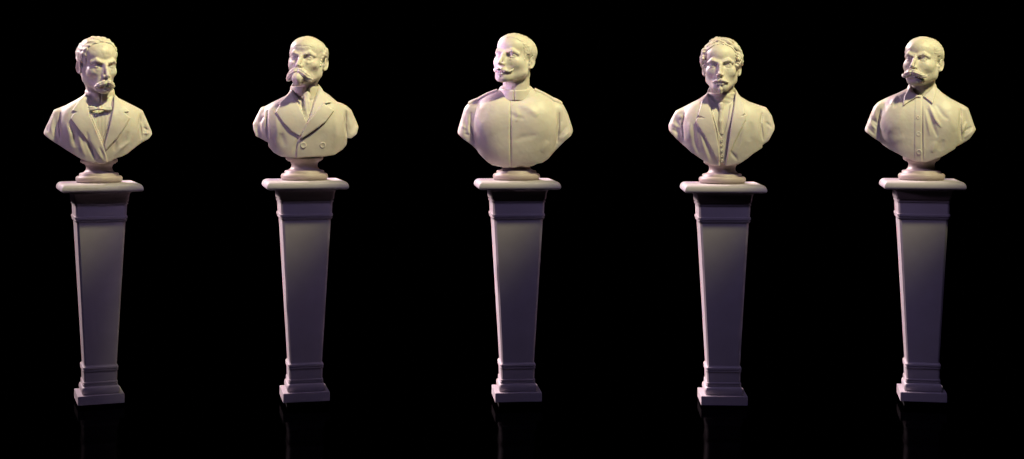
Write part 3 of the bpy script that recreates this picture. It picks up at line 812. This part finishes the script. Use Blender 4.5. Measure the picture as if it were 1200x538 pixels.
#@@B4
def bust_wavy():
    i = 3
    B = make_bust(i, 'bust facing forward with thick wavy hair, a long necktie and open jacket over a waistcoat')
    sil = [(242,-60),(242,40),(238,52),(200,80),(140,110),(100,130),(75,143),(50,185),(35,215),(40,245),(80,290),(120,325),(160,360),(220,400),(235,410),(250,420),(280,428),(310,430),(345,428),(380,425),(405,414),(420,411),(450,390),(480,366),(530,335),(528,322),(560,300),(590,245),(595,225),(580,170),(550,125),(520,115),(460,95),(410,65),(388,20),(386,-60)]
    cut = [(0,200),(40,228),(80,275),(120,310),(160,345),(220,385),(250,403),(310,415),(380,410),(420,397),(450,375),(530,318),(560,285),(590,232),(640,220)]
    folds = [([(122,150),(112,220),(122,300)], 1.4, -2.4), ([(528,150),(520,210),(532,300)], 1.4, -2.4),
             ([(70,165),(85,215),(75,265)], 2.2, -.9), ([(50,205),(100,235)], 2.0, 1.0), ([(55,240),(100,262)], 1.6, -.8), ([(95,160),(102,185)], 2.2, 1.0),
             ([(560,180),(570,240),(555,290)], 2.4, .8), ([(545,200),(585,235)], 1.6, -.8),
             ([(170,210),(178,300),(200,370)], 2.4, -1.1), ([(150,200),(150,290)], 3, .7), ([(205,250),(225,330),(250,400)], 2.4, .9),
             ([(440,200),(420,300),(395,380)], 3.0, .7), ([(470,200),(460,300)], 3.6, -.6), ([(360,350),(400,400)], 2, -.8), ([(300,380),(292,420)], 2.4, -.7)]
    b = Body(i, sil, dict(cut=cut, folds=folds, sh=81, dx=0.3, neckb=97))
    D = b.v.D
    V_ = [(242,0),(246,60),(262,140),(285,230),(303,330),(310,440),(334,440),(342,380),(352,320),(366,210),(380,120),(390,50),(388,0)]
    front = np.broadcast_to(b.v.y-2, D.shape)
    hole = np.maximum(np.maximum(np.broadcast_to(b.reg(V_), D.shape), front), -(D+5.5))
    part('jacket', smax(D, -hole, .8), b.v, B)
    wd = D.copy()
    st = np.maximum(np.maximum(D+3.6, -(D+9)), np.broadcast_to(b.reg(V_, 1.5), D.shape))
    part('shirt_front', np.maximum(st, front), b.v, B)
    part('waistcoat', b.shell([(250,90),(262,150),(280,200),(292,240),(298,300),(306,440),(338,440),(345,340),(352,290),(366,200),(384,90),(362,110),(352,180),(338,235),(316,282),(300,250),(286,200),(272,140),(266,100)], -8, -2.2, D, 0, .5), b.v, B)
    Lp = [(240,50),(250,80),(262,140),(285,230),(303,330),(310,400),(300,408),(268,350),(222,262),(186,208),(183,196),(190,178),(226,180),(192,168),(206,120),(214,85)]
    Rp = [(392,40),(388,70),(380,130),(366,215),(352,325),(342,398),(336,414),(345,410),(366,350),(402,270),(442,190),(446,160),(418,172),(440,158),(430,100),(412,64)]
    part('lapel', b.shell(Lp, -1.2, 1.6, D, 4, .9), b.v, B)
    part('lapel', b.shell(Rp, -1.2, 1.6, D, 4, .9), b.v, B)
    part('jacket_collar', collar_band(b, 88, 108, 19.6, 17.2, 1.4, 90, gap=[(-18,60),(-16,125),(16,125),(18,60)]), b.v, B)
    cc = collar_band(b, 105, 109, 16.4, 15.4, 1.7, 90, lo_f=88)
    idx = np.nonzero(np.abs(cc) < 1.6)
    X, Y, Z = b.v.ax[0][idx[0]], b.v.ax[1][idx[1]], b.v.ax[2][idx[2]]
    cc[idx] += (.22*np.sin(Z*1.15+.05*X*np.abs(X)*.3+1.5*noise3(X*.1, Y*.1, Z*.1, 3))).astype(F32)
    part('shirt_collar', cc, b.v, B)
    t = Vol((-12, -44, 40), (14, 0, 112), .6)
    def at(X, Y, off=0):
        (x, z), = P(i, [(X, Y)]); return (x, b.surf_y(x, z, D)+2.4+off, z)
    add(t, cone(at(314,114,-.4), at(316,130,-.2), 3.6, 2.6), 0, mar=8)
    add(t, cone(at(315,138,.8), at(313,200,2.0), 2.2, 3.6), .5)
    add(t, cone(at(313,200,2.0), at(315,258,2.4), 3.6, 3.2), .5)
    near(t, 1.2, lambda x, y, z: .2*noise3(x*.4, y*.4, z*.3, 4))
    part('necktie', t.D, t, B)
    for Y in (298, 322, 348, 376, 402): button(b, B, 318+(Y-298)*.02, Y, 1.45, D+1.7, 1.1)
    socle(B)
    c = dict(yaw=math.radians(-3), pitch=math.radians(-4), roll=math.radians(0), at=(-1.0, -5, 136.4), hs=31.5, w=1.0, gaunt=.06, jaw=.94,
             brow_out=.0, eyebrow=.020, neck_r=.385, nose_l=1.1)
    xf, inv = head_xf(c)
    v, sk = head_base(c, inv((0, 2, 84)))
    skin_noise(v, .004, 8, 33)
    m = moustache(v, [(.0, -.90, -.565, .050), (.08, -.90, -.59, .062), (.19, -.845, -.625, .052), (.28, -.77, -.65, .028), (.33, -.72, -.65, .014)], amp=.005, nst=100)
    g = v.copy(); g.D[:] = 9
    chain(g, [(0, -.81, -.78), (0, -.79, -.90), (0, -.74, -1.00)], [.05, .085, .085], .03, mar=.15)
    near(g, .05, lambda x, y, z: .006*np.sin(60*x+2*z))
    rg = side_region(v, [(-.98,.82),(-.54,.78),(-.42,.52),(-.34,.22),(-.29,-.08),(-.18,-.16),(-.10,.0),(.02,-.04),(.22,-.1),(.30,-.38),(.55,-.68),(1.2,-.78),(1.3,1.3),(-.9,1.3)])
    h = v.copy(); h.D = smax(sk.D-.03, np.broadcast_to(rg, sk.D.shape), .05)
    rng = random.Random(12)
    # crown of waves: lifted off the forehead, parted on one side
    for q in range(26):
        u = -1.0+2.0*q/25; side = 1 if u > -.42 else -1
        lock(h, scalp(u, 1.10-.36*abs(u)+.06*rng.random()), (side*(.25+.5*rng.random()), .9, .5), 6, .10,   .052+.02*rng.random(), .030, .45, rng, lift=.055+.09*math.exp(-((u-.25)/.5)**2)+.04*rng.random())
    for q in range(60):
        u = (rng.random()*2-1)*PI; te = .35+rng.random()*1.1
        p = scalp(u, te)
        if p[1] < -.30 and p[2] < .80: continue
        if p[1] < .22 and p[2] < .30: continue
        lock(h, p, (.5*math.copysign(1, p[0]+.2), .8, -.5 if p[2] < .75 else .1), 6, .09, .070, .032, .42, rng, lift=.062)
    for s in (-1, 1):
        for q in range(18):    # curls over the temples down over the tops of the ears
            lock(h, (s*.60, -.34+.030*q, .68-.040*q+.10*rng.random()), (s*.2, .55, -.75), 6, .075, .070, .034, .60, rng, lift=.095)
        for q in range(14):
            lock(h, (s*.64, -.14+.045*q, .22-.03*q+.10*rng.random()), (0, .25, -.8), 5, .07, .066, .034, .65, rng, lift=.12)
    near(h, .06, lambda x, y, z: .014*np.sin(58*(z*.7+y*.3+np.abs(x)*.4)+5*noise3(x*4, y*4, z*4, 8)))
    finish_head(i, B, v, xf, [('moustache', m.D, m), ('goatee', g.D, g), ('hair', h.D, h)])

#@@B5
def bust_shirt():
    i = 4
    B = make_bust(i, 'bust in a soft shirt with open pointed collar, three front buttons and wide moustache')
    sil = [(258,-60),(256,10),(250,26),(200,50),(130,75),(95,98),(75,120),(50,175),(22,235),(30,252),(80,290),(105,305),(125,322),(160,345),(240,385),(265,396),(290,403),(320,408),(345,410),(380,400),(430,382),(465,362),(500,340),(505,330),(530,318),(575,290),(610,240),(600,215),(570,130),(545,113),(480,80),(430,45),(408,22),(404,-60)]
    cut = [(0,200),(22,236),(80,275),(125,306),(160,330),(240,370),(290,388),(345,394),(380,386),(430,368),(500,325),(530,304),(575,276),(610,226),(640,220)]
    folds = [([(112,130),(102,200),(105,290)], 1.4, -2.4), ([(530,130),(526,210),(532,300)], 1.4, -2.4),
             ([(60,170),(95,215)], 1.8, -1.2), ([(50,200),(90,245)], 1.6, 1.1), ([(40,225),(80,270)], 1.5, -1.0), ([(85,130),(80,190)], 1.8, .8),
             ([(560,200),(540,260)], 1.8, 1.1), ([(590,225),(550,250)], 1.5, -1.0), ([(595,245),(548,285)], 1.5, .8),
             ([(330,110),(331,250),(333,405)], .8, -1.1), ([(338,110),(338,250),(340,400)], 1.0, .6),
             ([(365,110),(400,190),(430,230)], 2.2, 1.3), ([(355,130),(385,220),(410,280)], 2.2, -1.1), ([(345,140),(360,210),(370,270)], 1.8, .8),
             ([(400,110),(440,170),(470,190)], 2.4, -.7), ([(220,60),(190,110),(180,130)], 2.2, -1.0), ([(200,60),(165,110)], 2.2, .9),
             ([(240,120),(200,200),(150,260)], 5.0, .5), ([(130,285),(170,300),(240,285)], 5.0, .5),
             ([(400,300),(380,360)], 3.0, .8), ([(440,290),(420,350)], 3, -.6), ([(210,60),(222,80)], 1.6, .8), ([(470,150),(500,250)], 4, .5)]
    b = Body(i, sil, dict(cut=cut, folds=folds, sh=83, dx=.2, neckb=99))
    D = b.v.D; v = b.v
    nk = [(255,-30),(275,40),(300,62),(325,70),(345,60),(378,40),(404,-30)]
    hole = np.maximum(np.maximum(np.broadcast_to(b.reg(nk), D.shape), np.broadcast_to(v.y-1, D.shape)), -(D+6))
    part('shirt', smax(D, -hole, 1.0), v, B)
    part('button_placket', b.shell([(292,60),(329,60),(331,408),(290,404),(290,250)], -1.5, .45, D, 0, .5), v, B)
    part('collar_point', b.shell([(268,8),(236,70),(232,118),(262,96),(300,74),(326,70),(292,50),(276,22)], -1.4, 2.0, D, 6, 1.0), v, B)
    part('collar_point', b.shell([(398,8),(404,45),(392,80),(385,108),(362,88),(336,68),(362,46),(388,20)], -1.4, 2.0, D, 6, 1.0), v, B)
    col = collar_band(b, 97, 110, 18.8, 16.4, 1.4, 90, xo=.8, gap=P(i, [(272,120),(262,0),(262,-60),(400,-60),(402,0),(384,120)]))
    part('collar_band', col, v, B)
    for Y, r in ((178, 2.2), (262, 2.9), (357, 3.3)): button(b, B, 309+(Y-178)*.03, Y, r, D-.45, .7)
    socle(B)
    c = dict(yaw=math.radians(-22), pitch=math.radians(-9), roll=math.radians(2), at=(1.4, -5, 138.0), hs=31.5, w=1.04, gaunt=.06, jaw=1.04,
             brow_out=-.012, eyebrow=.028, neck_r=.43, full=.03)
    xf, inv = head_xf(c)
    vv, sk = head_base(c, inv((0, 2, 86)))
    for s in (-1, 1):
        chain(vv, [(s*.05, -.80, .22), (s*.055, -.80, .10)], [.012, .012], .03, sub=True)
    skin_noise(vv, .006, 8, 43)
    m = moustache(vv, [(.0, -.90, -.52, .10), (.10, -.91, -.55, .13), (.23, -.85, -.60, .13), (.36, -.75, -.65, .10), (.47, -.67, -.65, .055), (.55, -.63, -.58, .018)], amp=.007, nst=70, sc=.86)
    rg = side_region(vv, [(-.50,1.3),(-.46,.80),(-.44,.52),(-.36,.24),(-.29,-.02),(-.25,-.16),(-.15,-.16),(-.10,.12),(.06,.20),(.24,.02),(.30,-.34),(.52,-.62),(1.2,-.68),(1.3,1.3)])
    h = vv.copy(); h.D = smax(sk.D-.028, np.broadcast_to(rg, sk.D.shape), .14)
    rng = random.Random(5)
    for q in range(80):
        u = (rng.random()*2-1)*PI; te = rng.random()*1.0
        p = scalp(u, te)
        if p[1] < -.30: continue
        if p[1] < .12 and p[2] < .26: continue
        lock(h, p, (0, .9, -.3 if p[2] < .8 else .1), 4, .08, .04, .015, .2, rng, lift=.028)
    near(h, .05, lambda x, y, z: .003*np.sin(60*(z-.4*y)+6*noise3(x*4, y*4, z*4, 8))+.008*noise3(x*14, y*10, z*14, 9))
    finish_head(i, B, vv, xf, [('moustache', m.D, m), ('hair', h.D, h)])

#@@MAIN
import os
for _k, _f in enumerate((bust_bowtie, bust_goatee, bust_tunic, bust_wavy, bust_shirt)):
    _f()
